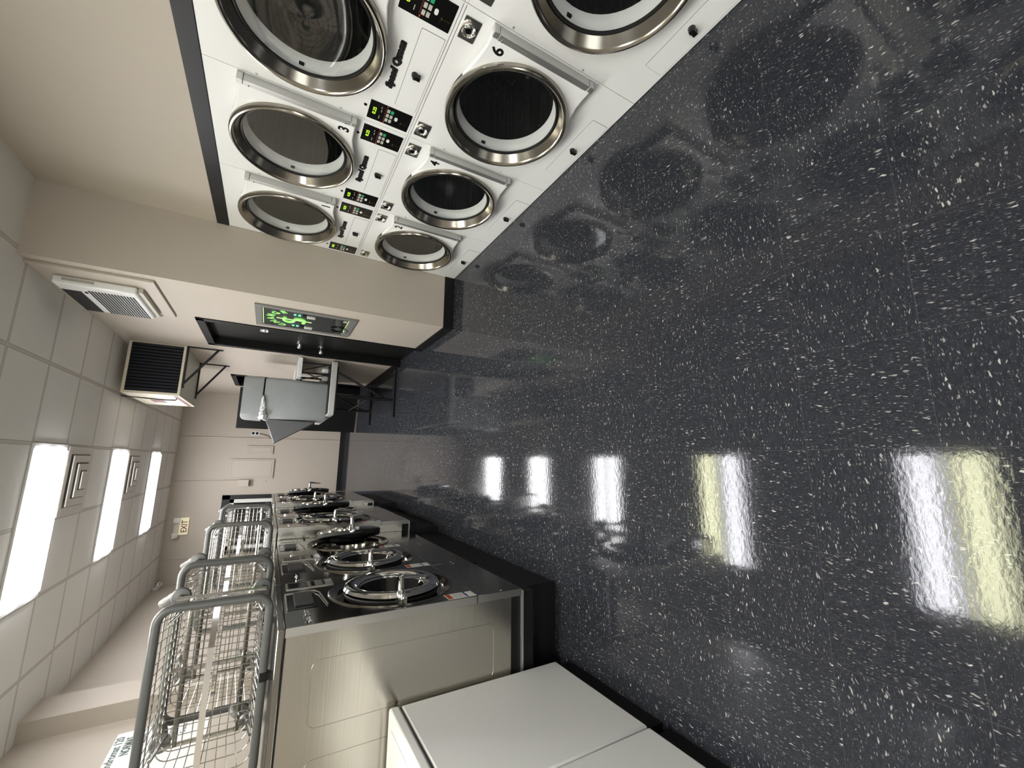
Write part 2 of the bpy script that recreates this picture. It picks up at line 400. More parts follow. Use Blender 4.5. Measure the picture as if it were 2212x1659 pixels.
for x0, x1, z0, z1 in ((-2.4, -1.9, 0, ZC), (-1.9, 1.6, 0, .75), (-1.9, 1.6, 2.45, ZC), (-.22, -.08, .75, 2.45), (1.6, 2.0, 0, ZC)):
    bw.box((x0, YB-.12, z0), (x1, YB, z1))
structure('wall_back', bw, 'wall')
for i, (x0, x1) in enumerate(((-1.9, -.22), (-.08, 1.6))):
    fr = MB()
    for a, b in (((x0, YB-.08, .75), (x0+.05, YB-.02, 2.45)), ((x1-.05, YB-.08, .75), (x1, YB-.02, 2.45)), ((x0, YB-.08, .75), (x1, YB-.02, .80)), ((x0, YB-.08, 2.40), (x1, YB-.02, 2.45))): fr.box(a, b)
    w_ = structure('window_%d' % (i+1), fr, 'blackmetal'); MB().box((x0+.05, YB-.055, .80), (x1-.05, YB-.045, 2.40)).build('pane', 'windowglass', w_)
cl = MB()
for a, b in (((2.6, 7.3, 0), (2.7, 9.0, ZC)), ((XO+.12, 7.3, 0), (2.6, 7.4, ZC)), ((XO+.12, 8.9, 0), (2.6, 9.0, ZC))): cl.box(a, b)
structure('wall_dark_shell', cl, 'darkroom')  # shell added behind the open doorway to keep sky light out
# black baseboards
structure('baseboard_return', MB().box((XO-.012, 3.688, 0), (XD-.002, 3.70, .10)), 'black')
structure('baseboard_office', MB().box((XO-.012, 3.70, 0), (XO, 4.60, .10)).box((XO-.012, 5.66, 0), (XO, 7.54, .10)).box((XO-.012, 8.68, 0), (XO, YF, .10)), 'black')
structure('baseboard_far', MB().box((-.68, YF-.012, 0), (XO-.012, YF, .10)), 'black')
structure('trim_1', MB().box((XD-.006, -.36, 1.908), (XD+.10, 3.70, 1.985)).box((XD-.002, 3.6995, 0), (XD+.03, 3.6998, 1.9)), 'blackmetal')
# office door: black leaf deep in a black frame
d1 = MB()
for a, b in (((XO-.012, 4.61, 0), (XO+.12, 4.68, 2.175)), ((XO-.012, 5.58, 0), (XO+.12, 5.65, 2.175)), ((XO-.012, 4.61, 2.105), (XO+.12, 5.65, 2.175))): d1.box(a, b)
d1o = structure('door_1', d1, 'blackdoor', bevel=.004)
MB().box((XO+.07, 4.68, .01), (XO+.115, 5.58, 2.105)).build('door_leaf', 'blackdoor', d1o)
MB().box((XO+.068, 4.96, 1.595), (XO+.07, 5.07, 1.668)).box((XO+.0672, 4.96, 1.648), (XO+.069, 5.07, 1.668), 1).box((XO+.0672, 4.985, 1.615), (XO+.069, 5.045, 1.628), 2).build('notice', ['paper', 'labelgrey', 'ink'], d1o)['label'] = 'small white notice'
MB().lathe([(0, .05), (.014, .05), (.024, .042), (.03, .02), (.034, 0)], (XO+.07, 5.42, 1.269), (-1,0,0), Z3, 24).build('deadbolt', 'chrome', d1o)
MB().lathe([(0, .085), (.018, .085), (.028, .07), (.028, .055), (.014, .04), (.014, .012), (.034, .01), (.034, 0)], (XO+.07, 5.42, 1.03), (-1,0,0), Z3, 24).build('door_knob', 'chrome', d1o)
# second office door stands open into the room
d2 = MB()
for a, b in (((XO-.012, 7.55, 0), (XO+.12, 7.62, 2.09)), ((XO-.012, 8.60, 0), (XO+.12, 8.66, 2.09)), ((XO-.012, 7.55, 2.02), (XO+.12, 8.66, 2.09))): d2.box(a, b)
d2o = structure('door_2', d2, 'blackdoor', bevel=.004)
lf = MB(); h0 = Vector((1.27, 8.70, 0)); e = (Vector((.55, 8.84, 0))-h0); L_ = e.length; e.normalize(); nn = Vector((e.y, -e.x, 0))
lf.prism([(0, .02), (L_, .02), (L_, 2.01), (0, 2.01)], h0, e, Z3, -nn*.045); lf.build('door_leaf', 'blackdoor', d2o)
MB().prism([(.30, .24), (.37, .24), (.37, .36), (.30, .36)], h0+nn*.001, e, Z3, nn*.004).build('notice', 'labelgrey', d2o)['label'] = 'small grey plate low on the door'
# exit door in the far wall
d3 = MB()
for a, b in (((-.78, YF-.05, 0), (-.70, YF-.002, 2.16)), ((-1.80, YF-.05, 0), (-1.72, YF-.002, 2.16)), ((-1.80, YF-.05, 2.03), (-.70, YF-.002, 2.16))): d3.box(a, b)
d3o = structure('door_3', d3, 'blackmetal')
d3f = MB()
for a, b in (((-.85, YF-.045, .02), (-.78, YF-.01, 2.03)), ((-1.72, YF-.045, .02), (-1.65, YF-.01, 2.03)), ((-1.72, YF-.045, 1.96), (-.78, YF-.01, 2.03)), ((-1.72, YF-.045, .02), (-.78, YF-.01, .20)), ((-1.72, YF-.045, 1.05), (-.78, YF-.01, 1.10))): d3f.box(a, b)
d3f.build('door_leaf', 'doorwhite', d3o); MB().box((-1.65, YF-.03, .2), (-.85, YF-.02, 1.96)).build('door_glass', 'glassdark', d3o)
# black base under the washers
pl = MB().box((-1.75, 2.018, 0), (-.664, 3.88, .21)).box((-1.75, 3.88, 0), (-.612, 5.40, .21)).box((-1.75, 5.40, 0), (-.53, 7.06, .21))
tag(pl.build('equipment_base', 'black', None, bevel=.006), 'long black stepped base under the row of steel washers', 'base')

# ================================================================== ceiling lamps and diffusers
def ceiling_lamp(k, lens, label):
    t = thing('ceiling_light', (-.50, 4.755+1.83*k, ZC), label, 'light', 'ceiling troffers')
    f = MB()
    for a, b in (((-.61, -.305, -.012), (.61, -.288, .001)), ((-.61, .288, -.012), (.61, .305, .001)), ((-.61, -.288, -.012), (-.585, .288, .001)), ((.585, -.288, -.012), (.61, .288, .001))): f.box(a, b)
    f.build('frame', 'whiteplastic', t)
    MB().box((-.563, -.274, -.028), (.563, .274, -.002)).build('lens', lens, t, bevel=.006)
ceiling_lamp(2, 'lampA', 'bright ceiling light nearest the far wall, beside the EXIT sign')
ceiling_lamp(1, 'lampA', 'bright ceiling light between the two square air diffusers')
ceiling_lamp(0, 'lampA', 'largest bright ceiling light, with the big square diffuser on its far side')
ceiling_lamp(-1, 'lampB', 'overhead ceiling light mirrored in the floor as a narrower white and green patch')
ceiling_lamp(-2, 'lampC', 'overhead ceiling light mirrored in the floor as the biggest white and yellow patch')
ceiling_lamp(-3, 'lampA', 'ceiling light above and behind the photographer')
def diffuser(y, label):
    t = thing('air_diffuser', (-.20, y, ZC), label, 'vent', 'ceiling air diffusers')
    for a, b, z in ((.30, .232, -.004), (.222, .158, -.024), (.148, .088, -.042), (.078, 0, -.056)):
        f = MB(); th = .009
        if b: f.box((-a, -a, z-th), (a, -b, z)).box((-a, b, z-th), (a, a, z)).box((-a, -b, z-th), (-b, b, z)).box((b, -b, z-th), (a, b, z))
        else: f.box((-a, -a, z-th), (a, a, z))
        f.build('blade', 'ceilpaint', t, bevel=.003)
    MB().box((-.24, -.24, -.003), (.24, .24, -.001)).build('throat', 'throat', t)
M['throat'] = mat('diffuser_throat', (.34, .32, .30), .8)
M['ceilpaint'] = mat('diffuser_paint', (.70, .665, .61), .5)
diffuser(5.40, 'larger stepped square air diffuser beside the biggest ceiling light')
diffuser(7.23, 'smaller far stepped square air diffuser between two ceiling lights')

# ================================================================== stacked dryers
YE = [1.267+.8115*k for k in (-2, -1, 0, 1, 2)]
DW = .8115
FR = (-Y3, Z3)                   # lettering frame: right, up (facing -X)
UP, LO = 1.500, .545             # door centres
DC = .388                        # door centre from the near edge of the stack
def number_mesh(n, up):
    c = UP if up else LO
    return MB().text(str(n), (-.0405, .083, c-.245 if up else c+.190), *FR, .076, .0012, .028)
def build_stack(loc, label, nums):
    t = thing('dryer_stack', loc, label, 'dryer', 'stacked dryers along the right wall')
    g = .0015
    cab = MB()
    for z0, z1, zc in ((.004, .940, LO), (.957, 1.905, UP)):
        cab.holed(g, DW-g, z0, z1, DC, zc, .275, (0, 0, 0), Y3, Z3, (.004, 0, 0))
    cab.box((.004, g, .004), (.008, DW-g, .008)).box((.0, g, .943), (.02, DW-g, .954))
    cab.box((.004, g, .004), (.012, .012, 1.905)).box((.004, DW-.012, .004), (.012, DW-g, 1.905))
    cab.box((.010, g, .0), (.80, .004, 1.905)).box((.010, DW-.004, 0), (.80, DW-g, 1.905)).box((.79, g, 0), (.80, DW-g, 1.905)).box((.01, g, 1.900), (.8, DW-g, 1.905))
    cab.build('cabinet', 'white', t)
    MB().box((.005, .0002, .0), (.009, .0012, 1.905)).box((.005, DW-.0012, 0), (.009, DW-.0002, 1.905)).box((.006, .0, .940), (.009, DW, .943)).box((.006, 0, .954), (.009, DW, .957)).box((.003, .003, .0), (.01, DW-.003, .004)).build('seam', 'groove', t)
    for up, zc in ((True, UP), (False, LO)):
        # drum behind the glass
        dr = MB().lathe([(.275, .004), (.273, .006), (.263, .026), (.259, .030), (.250, .058)], (0, DC, zc), X3, Z3, 48, 1)
        dr.lathe([(.250, .058), (.30, .07), (.345, .09), (.345, .60), (.0, .61)], (0, DC, zc), X3, Z3, 48, 0)
        for i in range(3):
            a = .5+2.094*i; d = Vector((0, sin(a), cos(a))); q = Vector((0, cos(a), -sin(a)))
            dr.prism([(-.05, .345), (.05, .345), (.012, .26), (-.012, .26)], Vector((.11, DC, zc)), q, d, (.44, 0, 0))
        dr.build('drum', ['drum', 'drumlip'], t)
        MB().box((.014, DC+.2585, zc-.004), (.026, DC+.272, zc+.018)).build('latch_slot', 'ink', t)
        # door: white plate, ring, seal, glass, hinge, number
        hs = .275; o_ = []
        o_ += [(-.372, -hs), (-.372, hs-.005), (-.30, hs-.006), (-.24, hs+.001), (-.18, hs+.014), (-.135, hs+.026), (-.115, hs+.028), (-.104, hs+.020), (-.104, hs+.008)]
        o_ += [(.285*cos(a), .285*sin(a)) for a in [radians(110+ (250-110)*i/24) for i in range(25)]]
        o_ += [(-.104, -hs-.008), (-.104, -hs-.020), (-.115, -hs-.028), (-.135, -hs-.026), (-.18, -hs-.014), (-.24, -hs-.001), (-.30, -hs+.001)]
        dm = MB().prism(o_[::-1], (-.040, DC, zc), Y3, Z3, (.026, 0, 0))
        d = dm.build('door', 'whiteplate', t, bevel=.006, seg=3)
        MB().lathe([(.270, -.014), (.275, -.020), (.296, -.058), (.303, -.067), (.310, -.070), (.318, -.068), (.3235, -.060), (.324, -.038), (.316, -.036), (.270, -.014)], (0, DC, zc), X3, Z3, 72).build('door_ring', 'ring', d)
        MB().lathe([(.305, -.040), (.312, -.036), (.312, -.004), (.292, -.0005)], (0, DC, zc), X3, Z3, 64).lathe([(.272, -.022), (.264, -.024), (.262, -.012), (.272, -.010)], (0, DC, zc), X3, Z3, 64, close=True).build('door_seal', 'rubber', d)
        MB().lathe([(0, -.008), (.09, -.010), (.18, -.014), (.264, -.018)], (0, DC, zc), X3, Z3, 48).build('door_glass', 'glass', d)
        hg = MB().box((-.046, .008, zc-hs+.028), (-.002, .024, zc+hs-.034)).box((-.043, .022, zc-hs+.028), (-.0395, .040, zc+hs-.034)).box((-.048, .006, zc-hs), (-.002, .034, zc-hs+.026)).box((-.048, .006, zc+hs-.032), (-.002, .034, zc+hs-.006))
        hb = hg.build('hinge', 'hinge', d, bevel=.002)
        for s_ in (-1, 1): MB().lathe([(0, .004), (.004, .003), (.0055, 0)], (-.0425, .034, zc+s_*(hs-.055)), (-1,0,0), Z3, 12).build('hinge_screw', 'chrome', d)
        no = number_mesh(nums[0] if up else nums[1], up).build('number', 'ink', d); no['label'] = 'black door number'; no['up'] = int(up)
        lz = .967 if up else .014
        # lint panel with a hooded finger pull
        lp = MB().prism(rrect(.187, .632, lz, lz+.104, .006, 3), (-.0022, 0, 0), Y3, Z3, (.0018, 0, 0)).build('lint_panel', 'white', t)
        MB().prism(rrect(.1852, .6338, lz-.0018, lz+.1058, .007, 3), (-.0008, 0, 0), Y3, Z3, (.0006, 0, 0)).build('panel_gap', 'groove', lp)
        MB().lathe([(.016, 0), (.0155, .012), (.012, .022), (.004, .026), (0, .026)], (-.002, .415, lz+.066), (-1,0,0), Z3, 20).box((-.024, .405, lz+.040), (-.002, .425, lz+.056)).build('finger_pull', 'blackgloss', lp)
        # screws in the sheet beside the hinge
        for dz in (-.19, .19): MB().lathe([(0, .004), (.004, .003), (.006, 0)], (0, DW-.012, zc+dz), (-1,0,0), Z3, 12).build('cabinet_screw', 'hinge', t)
    for y0, ybut in ((.028, .115), (DW-.150, DW-.10)):
        p = MB().prism(rrect(0, .126, 0, .216, .002, 2), (-.002, y0, .968), Y3, Z3, (.0025, 0, 0)).build('control_panel', 'blackgloss', t)
        fx = lambda u, v: Vector((-.0022, y0+.126*(1-u), 1.184-.216*v))
        MB().text('0.25', fx(.5, .17), *FR, .024, .0006, .004, fit=.046).build('display', 'led', p)
        kp = MB()
        for r, v in enumerate((.445, .535)):
            for c_, u in enumerate((.25, .5, .75)):
                if r == 1 and c_ == 2: continue
                q = fx(u, v); kp.prism(rrect(q.y-.011, q.y+.011, q.z-.007, q.z+.007, .002, 2), (-.0022, 0, 0), Y3, Z3, (-.0015, 0, 0))
        kp.build('keypad', 'key', p)
        q = fx(.75, .535); MB().prism(rrect(q.y-.011, q.y+.011, q.z-.0075, q.z+.0075, .002, 2), (-.0022, 0, 0), Y3, Z3, (-.0016, 0, 0)).build('start_key', 'green', p)
        q = fx(.48, .66); MB().prism(rrect(q.y-.013, q.y+.013, q.z-.008, q.z+.008, .0075, 5), (-.0022, 0, 0), Y3, Z3, (-.0014, 0, 0)).build('oval_key', 'keywhite', p)
        a_, b_ = fx(.16, .40), fx(.84, .37)
        gr = MB().box((-.0026, a_.y, a_.z), (-.002, b_.y, b_.z))
        gr.build('printed_strip', 'brown', p)
        r_ = MB()
        for u in (.07, .93): q = fx(u, .40); r_.prism([(-.006, -.003), (.006, 0), (-.006, .004)], q, Y3, Z3, (-.0006, 0, 0))
        r_.build('arrow_mark', 'red', p)
        q = fx(.36, .80); MB().lathe([(0, .006), (.003, .006), (.004, 0)], q, (-1,0,0), Z3, 12).box((-.0045, q.y-.0012, q.z-.035), (-.002, q.y+.0012, q.z-.006)).box((-.0040, q.y+.006, q.z+.004), (-.002, q.y+.016, q.z+.006)).build('coin_drop', 'brass', p)
        pm = MB()
        for u, v, w_ in ((.25, .27, .022), (.60, .29, .016), (.78, .28, .014)): q = fx(u, v); pm.box((-.0024, q.y-w_/2, q.z-.0016), (-.002, q.y+w_/2, q.z+.0016))
        pm.build('printed_legend', 'labelgrey', p)
        MB().lathe([(0, .003), (.007, .003), (.009, 0)], (0, ybut, 1.203), (-1,0,0), Z3, 16).build('indicator', 'blackgloss', t)
        # coin return plate
        yc = y0+.012
        c_ = MB().prism(rrect(yc, yc+.101, .857, .930, .003, 2), (-.004, 0, 0), Y3, Z3, (.004, 0, 0)).build('coin_plate', 'steeltrim', t)
        MB().lathe([(.032, .0), (.033, .008), (.028, .010), (.022, .004), (.014, .002), (.013, .012), (.0, .012)], (-.004, yc+.048, .899), (-1,0,0), Z3, 32).build('lock', 'chrome', c_)
        MB().lathe([(.013, .0125), (.013, .0128), (0, .0128)], (-.004, yc+.048, .899), (-1,0,0), Z3, 20).box((-.0050, yc+.030, .864), (-.004, yc+.075, .868)).build('key_slot', 'blackgloss', c_)
    bd = MB().text('Speed Queen', (-.0005, .415, 1.112), *FR, .044, .008, .07, .18, fit=.268).build('badge', 'ink', t); bd['label'] = 'raised script badge in black'
    MB().text('Speed Queen', (-.0050, .415, 1.1135), *FR, .038, .0022, .006, .18, fit=.252).build('badge_face', 'steeldark', bd)
    return t
st = build_stack((XD, YE[0], 0), 'white stacked dryer beyond the picture edge, nearest the front windows', (9, 10))
def stack(k, label, nums):
    r = dup(st, (XD, YE[k], 0), label)
    for d in [q for q in bpy.data.objects if q.parent == r and q.name.startswith('door')]:
        for nmo in [q for q in bpy.data.objects if q.parent == d and q.name.startswith('number')]:
            up = bool(nmo.get('up')); n = nums[0] if up else nums[1]
            tmp = number_mesh(n, up).build('number', 'ink'); nmo.data = tmp.data; bpy.data.objects.remove(tmp)
stack(1, 'partly seen white stacked dryer nearest the viewer, at the top edge of the picture', (7, 8))
stack(2, 'white stacked dryer whose lower door is numbered 6', (5, 6))
stack(3, 'white stacked dryer with doors numbered 3 and 4', (3, 4))
stack(4, 'white stacked dryer with doors numbered 1 and 2, farthest along the row', (1, 2))

# ================================================================== steel washers
def build_washer(loc, w, dep, label, zb=.29, zt=1.338, open_deg=0, R=.232, cz=.855):
    """front faces +X at local x=0; local y runs from the near side to the far side"""
    t = thing('front_load_washer', loc, label, 'washer', 'steel front-loading washers')
    cy = w/2; g = .002; Rd = R*1.24
    cab = MB()
    cab.holed(g, w-g, .5375, zt, cy, cz, Rd, (0, 0, 0), Y3, Z3, (-.012, 0, 0), 72)
    cab.build('front_panel', 'steel', t)
    MB().box((-.012, g, zb), (0, w-g, .5335)).build('lower_panel', 'steel', t, bevel=.002)
    # side sheets with an embossed rounded rectangle, narrow return edge of the front
    for y0, y1, s_ in ((g, .006, -1), (w-.006, w-g, 1)):
        sd = MB().box((-dep, y0, zb+.06), (-.034, y1, zt-.004))
        yy = y0 if s_ < 0 else y1
        rr = rrect(-.37, -.135, .445, 1.235, .03, 5); o2 = rrect(-.373, -.132, .442, 1.238, .033, 5); n_ = len(rr)
        sd.tube([(p[0], yy-s_*.0015, p[1]) for p in rr], .0032, 6, True)
        sd.tube([(p[0]-.34, yy-s_*.0015, p[1]) for p in rr], .0032, 6, True)
        sd.build('side_panel', 'steelside', t)
        MB().box((-.034, y0-.0005, .5375), (-.002, y1+.0005, zt)).box((-.034, y0-.0005, zb), (-.002, y1+.0005, .5335)).build('edge_strip', 'steeltrim', t)
    MB().box((-dep, .012, .215), (-.02, w-.012, zb+.06)).build('base_frame', 'black', t)
    MB().box((-dep, g, .278), (-.012, .014, .290)).box((-dep, w-.014, .278), (-.012, w-g, .290)).build('base_rail', 'hinge', t)
    MB().box((-dep, g, zt+.003), (-.002, w-g, 1.365)).build('top_panel', 'steel', t, bevel=.003)
    MB().box((-dep, .004, zt-.003), (-.006, w-.004, zt+.003)).build('seam', 'ink', t)
    # dished surround
    MB().lathe([(Rd+.012, -.0005), (Rd+.006, .006), (Rd-.004, .004), (Rd-.03, -.010), (R*1.08, -.03), (R*.95, -.034), (R*.9, -.10)], (0, cy, cz), X3, Z3, 72).build('door_surround', 'steel', t)
    MB().lathe([(R*.92, -.09), (R*.98, -.11), (R*.98, -.45), (0, -.46)], (0, cy, cz), X3, Z3, 40).build('drum', 'drum', t)
    # door about a hinge on the far side
    hy = cy+R*1.12
    def pv(o):
        if open_deg:
            o.data.transform(Matrix.Translation((0, hy, 0)) @ Matrix.Rotation(radians(open_deg), 4, 'Z') @ Matrix.Translation((0, -hy, 0)))
        return o
    c = (0, cy, cz)
    d = pv(MB().lathe([(R*.66, .008), (R*.70, .022), (R*.78, .032), (R*.90, .034), (R*.97, .028), (R, .016), (R*.99, .006), (R*.95, .0), (R*.66, .002)], c, X3, Z3, 80).build('door', 'chrome', t))
    pv(MB().lathe([(R*.97, .002), (R*.985, -.003), (R*.965, -.020), (R*.92, -.024), (R*.89, -.006), (R*.89, .002)], c, X3, Z3, 64).build('door_gasket', 'rubber', d))
    pv(MB().lathe([(R*.69, .020), (R*.62, -.02), (R*.54, -.060), (R*.30, -.078), (0, -.082)], c, X3, Z3, 56).build('door_glass', 'glassdark', d))
    y_ = cy-R*.965
    hl = MB().lathe([(0, .0), (.020, .0), (.022, .010), (.022, .045), (.016, .055), (.012, .06), (.0, .06)], (-.012, y_-.006, cz+.02), X3, Z3, 20)
    hl.tube([(.040, y_, cz+.02), (.102, y_, cz+.02)], .0135, 12)
    hl.tube([(.096, y_, cz+.034), (.102, y_+.002, cz+.012), (.098, y_+.006, cz-.02), (.092, y_+.012, cz-.07), (.092, y_+.016, cz-.112)], [.0125, .012, .0095, .008, .006], 12)
    hl.box((-.004, y_-.034, cz+.0), (.022, y_-.010, cz+.012)).box((-.004, y_-.034, cz+.028), (.022, y_-.010, cz+.040))
    pv(hl.build('handle', 'chrome', d))
    hn = MB().box((-.002, cy+R*.99, cz-.06), (.022, cy+R*1.14, cz+.06)); hn.build('hinge', 'chrome', t, bevel=.006)
    # soap drawer recess, controls, badge, warning label
    k = w/.66
    MB().prism(rrect(.205*k, .44*k, 1.205, 1.327, .004, 2), (.0005, 0, 0), Y3, Z3, (.002, 0, 0)).build('soap_drawer', 'blackgloss', t)
    sl = MB().prism(rrect(.25*k, .41*k, 1.222, 1.296, .006, 3), (.002, 0, 0), Y3, Z3, (.010, 0, 0)).build('soap_lid', 'lidgrey', t)
    MB().tube([(.004, .442*k, 1.327), (.006, .443*k, 1.205), (.006, .40*k, 1.185), (.004, .21*k, 1.168)], .003, 6).tube([(.004, .205*k, 1.328), (.004, .443*k, 1.328)], .003, 6).build('soap_trim', 'steeltrim', t)
    cp = MB().prism(rrect(.522*k, .640*k, 1.105, 1.320, .003, 2), (.0005, 0, 0), Y3, Z3, (.003, 0, 0)).build('control_panel', 'steeltrim', t)
    MB().prism(rrect(.535*k, .628*k, 1.225, 1.310, .002, 2), (.0036, 0, 0), Y3, Z3, (.0012, 0, 0)).box((.0036, .535*k, 1.190), (.0045, .628*k, 1.208)).build('display', 'blackgloss', cp)
    kk = MB()
    for i in range(3): kk.lathe([(0, .006), (.006, .005), (.008, 0)], (.0036, (.555+.026*i)*k, 1.150), X3, Z3, 12)
    kk.build('selector_key', 'ink', cp)
    MB().text('Speed Queen', (.0005, .095*k, 1.250), Y3, Z3, .030, .008, .03, .18, fit=.15).build('badge', 'chrome', t)
    st_ = MB().box((.0003, .010, .538), (.0012, .082, .676)).build('warning_label', 'paper', t)
    MB().box((.001, .012, .652), (.0018, .080, .674)).build('label_heading', 'orange', st_); MB().box((.001, .012, .575), (.0018, .080, .585)).build('label_band', 'blue', st_)
    ln = MB()
    for i in range(5): ln.box((.001, .016, .594+.010*i), (.0016, .070-.004*(i % 2), .597+.010*i))
    ln.build('label_lines', 'labelgrey', st_)
    for y in (.02, w-.02): MB().lathe([(0, .003), (.004, .002), (.006, 0)], (0, y, .40), X3, Z3, 10).build('screw', 'hinge', t)
    return t
w1 = build_washer((-.630, 1.900, 0), .656, .95, 'steel washer nearest the viewer, its bare side panel beside the white machine')
dup(w1, (-.630, 2.557, 0), 'steel washer with shut door, second from the near end')
build_washer((-.630, 3.214, 0), .656, .95, 'steel washer with its round door ajar, third from the near end', open_deg=14)
w4 = build_washer((-.535, 3.876, 0), .760, 1.05, 'larger steel washer with shut door, just past the row of three smaller ones', R=.26, cz=.885)
build_washer((-.535, 4.638, 0), .760, 1.05, 'larger steel washer with door ajar, third from the far end', open_deg=9, R=.26, cz=.885)
w6 = build_washer((-.484, 5.404, 0), .815, 1.1, 'biggest-size steel washer with shut door, second from the far end', R=.255, cz=.91)
build_washer((-.484, 6.221, 0), .815, 1.1, 'steel washer with door ajar at the far end of the row', open_deg=8, R=.255, cz=.91)

# ================================================================== laundry carts lying on the washers
def build_cart(loc, label):
    """on its side: mouth towards -Y, wheels towards +Y; local origin under the middle of the mouth"""
    t = thing('laundry_cart', loc, label, 'cart', 'wire laundry carts lying on the washers')
    Wd, H, D = .76, .435, .30
    def sect(f, ins=.0):                         # rounded section at depth fraction f
        a = Wd/2-.02-.055*f-ins; b0 = .022+.035*f+ins; b1 = H-.02-.035*f-ins
        return [(p[0], D*f, p[1]) for p in rrect(-a, a, b0, b1, .05, 5)]
    MB().tube([(p[0], 0, p[1]) for p in rrect(-Wd/2+.02, Wd/2-.02, .022, H-.018, .055, 7)], .0170, 12, True).build('bumper', 'bumper', t)
    b = MB()
    for f in (.08, .32, .56, .78, .95): b.tube(sect(f), .0024, 6, True)
    a0, a1 = Wd/2-.02, Wd/2-.075
    nx, nz = 16, 8
    for i in range(nx):
        u = -1+2*(i+.5)/nx; u *= .90
        b.tube([(u*a0, .0, .022), (u*a1, D*.93, .055), (u*a1, D, .067), (u*a1, D, H-.065), (u*a1, D*.93, H-.053), (u*a0, 0, H-.02)], .0018, 5)
    for i in range(nz):
        v = (i+.5)/nz; z0 = .05+(H-.10)*v; z1 = .085+(H-.165)*v
        b.tube([(-a0, 0, z0), (-a1, D*.93, z1), (-a1+.012, D, z1), (a1-.012, D, z1), (a1, D*.93, z1), (a0, 0, z0)], .0018, 5)
    b.build('basket', 'chromewire', t)
    MB().tube([(-Wd/2+.02, -.004, H*.50), (-Wd*.25, -.012, H*.508), (0, -.015, H*.51), (Wd*.25, -.012, H*.508), (Wd/2-.02, -.004, H*.50)], .01, flat=(.005, .022)).build('strap', 'chrome', t)
    MB().box((.02, -.020, -.0), (.05, .012, .010)).box((.018, -.022, .008), (.052, -.010, .034)).build('bumper_clip', 'ink', t)
    # chassis
    fr = MB(); yb = D+.022
    for z in (.10, H-.10): fr.tube([(-.31, yb, z), (.31, yb, z)], .011, 10)
    for x in (-.31, .0, .31): fr.tube([(x, yb+.012, .035), (x, yb+.012, H-.035)], .0095, 10)
    for x in (-.26, .26): fr.tube([(x, D*.5, .042), (x, yb, .07)], .007, 8); fr.tube([(x, D*.5, H-.042), (x, yb, H-.07)], .007, 8)
    fr.build('chassis', 'chromewire', t)
    for (x, z, sw) in ((-.31, .055, 1.0), (.31, .055, 2.4), (-.31, H-.045, .4), (.31, H-.045, 2.0)):
        c = MB(); y0 = yb+.018
        c.lathe([(0, 0), (.012, 0), (.012, .022), (.036, .026), (.042, .036), (.036, .044), (0, .044)], (x, y0, z), Y3, Z3, 20)
        dx, dz = cos(sw), sin(sw)
        px, pz = -dz, dx
        ctr = Vector((x+dx*.040, y0+.096, z+dz*.040))
        for s_ in (-1, 1):
            o_ = Vector((x+px*.020*s_, y0+.038, z+pz*.020*s_))
            c.prism([(-.026, 0), (.030, 0), (.054, .054), (.044, .068), (.030, .064), (-.020, .014)], o_, Vector((dx, 0, dz)), Y3, Vector((px, 0, pz))*.003*s_)
        co = c.build('caster', 'castergrey', t)
        wh = MB().lathe([(.0, -.013), (.036, -.013), (.040, -.015), (.054, -.013), (.059, -.007), (.059, .007), (.054, .013), (.040, .015), (.036, .013), (0, .013)], ctr, Vector((px, 0, pz)), Y3, 28)
        wh.build('wheel', 'tire', co)
        MB().lathe([(0, -.0165), (.034, -.0155), (.036, -.0132)], ctr, Vector((px, 0, pz)), Y3, 24).lathe([(0, .0165), (.034, .0155), (.036, .0132)], ctr, Vector((px, 0, pz)), Y3, 24).build('wheel_hub', 'hub', co)
    return t
CZ = 1.366
c1 = build_cart((-.9625, 2.27, CZ), 'nearest and largest wire laundry cart, its grey rim reaching the picture edge')
dup(c1, (-.9025, 2.80, CZ), 'second wire laundry cart, just behind the nearest one')
dup(c1, (-.8425, 3.85, CZ), 'third wire laundry cart from the viewer, under the EXIT sign')
dup(c1, (-.8025, 4.86, CZ), 'farthest and smallest wire laundry cart, in front of the black exit door')

# ================================================================== white machines in the foreground
def build_white(loc, label):
    t = thing('white_washing_machine', loc, label, 'washing machine', 'white machines in the foreground')
    w = .60
    MB().box((-.62, .002, .10), (-.004, w-.002, .886)).build('cabinet', 'white', t, bevel=.008)
    MB().box((-.62, .004, .886), (-.008, w-.004, .894)).build('seam', 'groove', t)
    MB().box((-.62, .002, .894), (0, w-.002, .937)).build('top_panel', 'white', t, bevel=.010, seg=3)
    MB().box((-.60, .02, .0), (-.03, w-.02, .10)).build('toe_kick', 'black', t)
    lid = MB().prism(rrect(-.50, -.05, .04, w-.04, .03, 5), (0, 0, .9365), X3, Y3, (0, 0, .008)).build('lid', 'white', t, bevel=.003)
    MB().box((-.62, .02, .937), (-.52, w-.02, 1.00)).build('control_console', 'white', t, bevel=.012, seg=3)
    return t
a1 = build_white((-.99, 1.282, 0), 'white machine standing beside the nearest steel washer')
dup(a1, (-.99, .680, 0), 'white machine at the bottom corner of the picture, left of its twin')

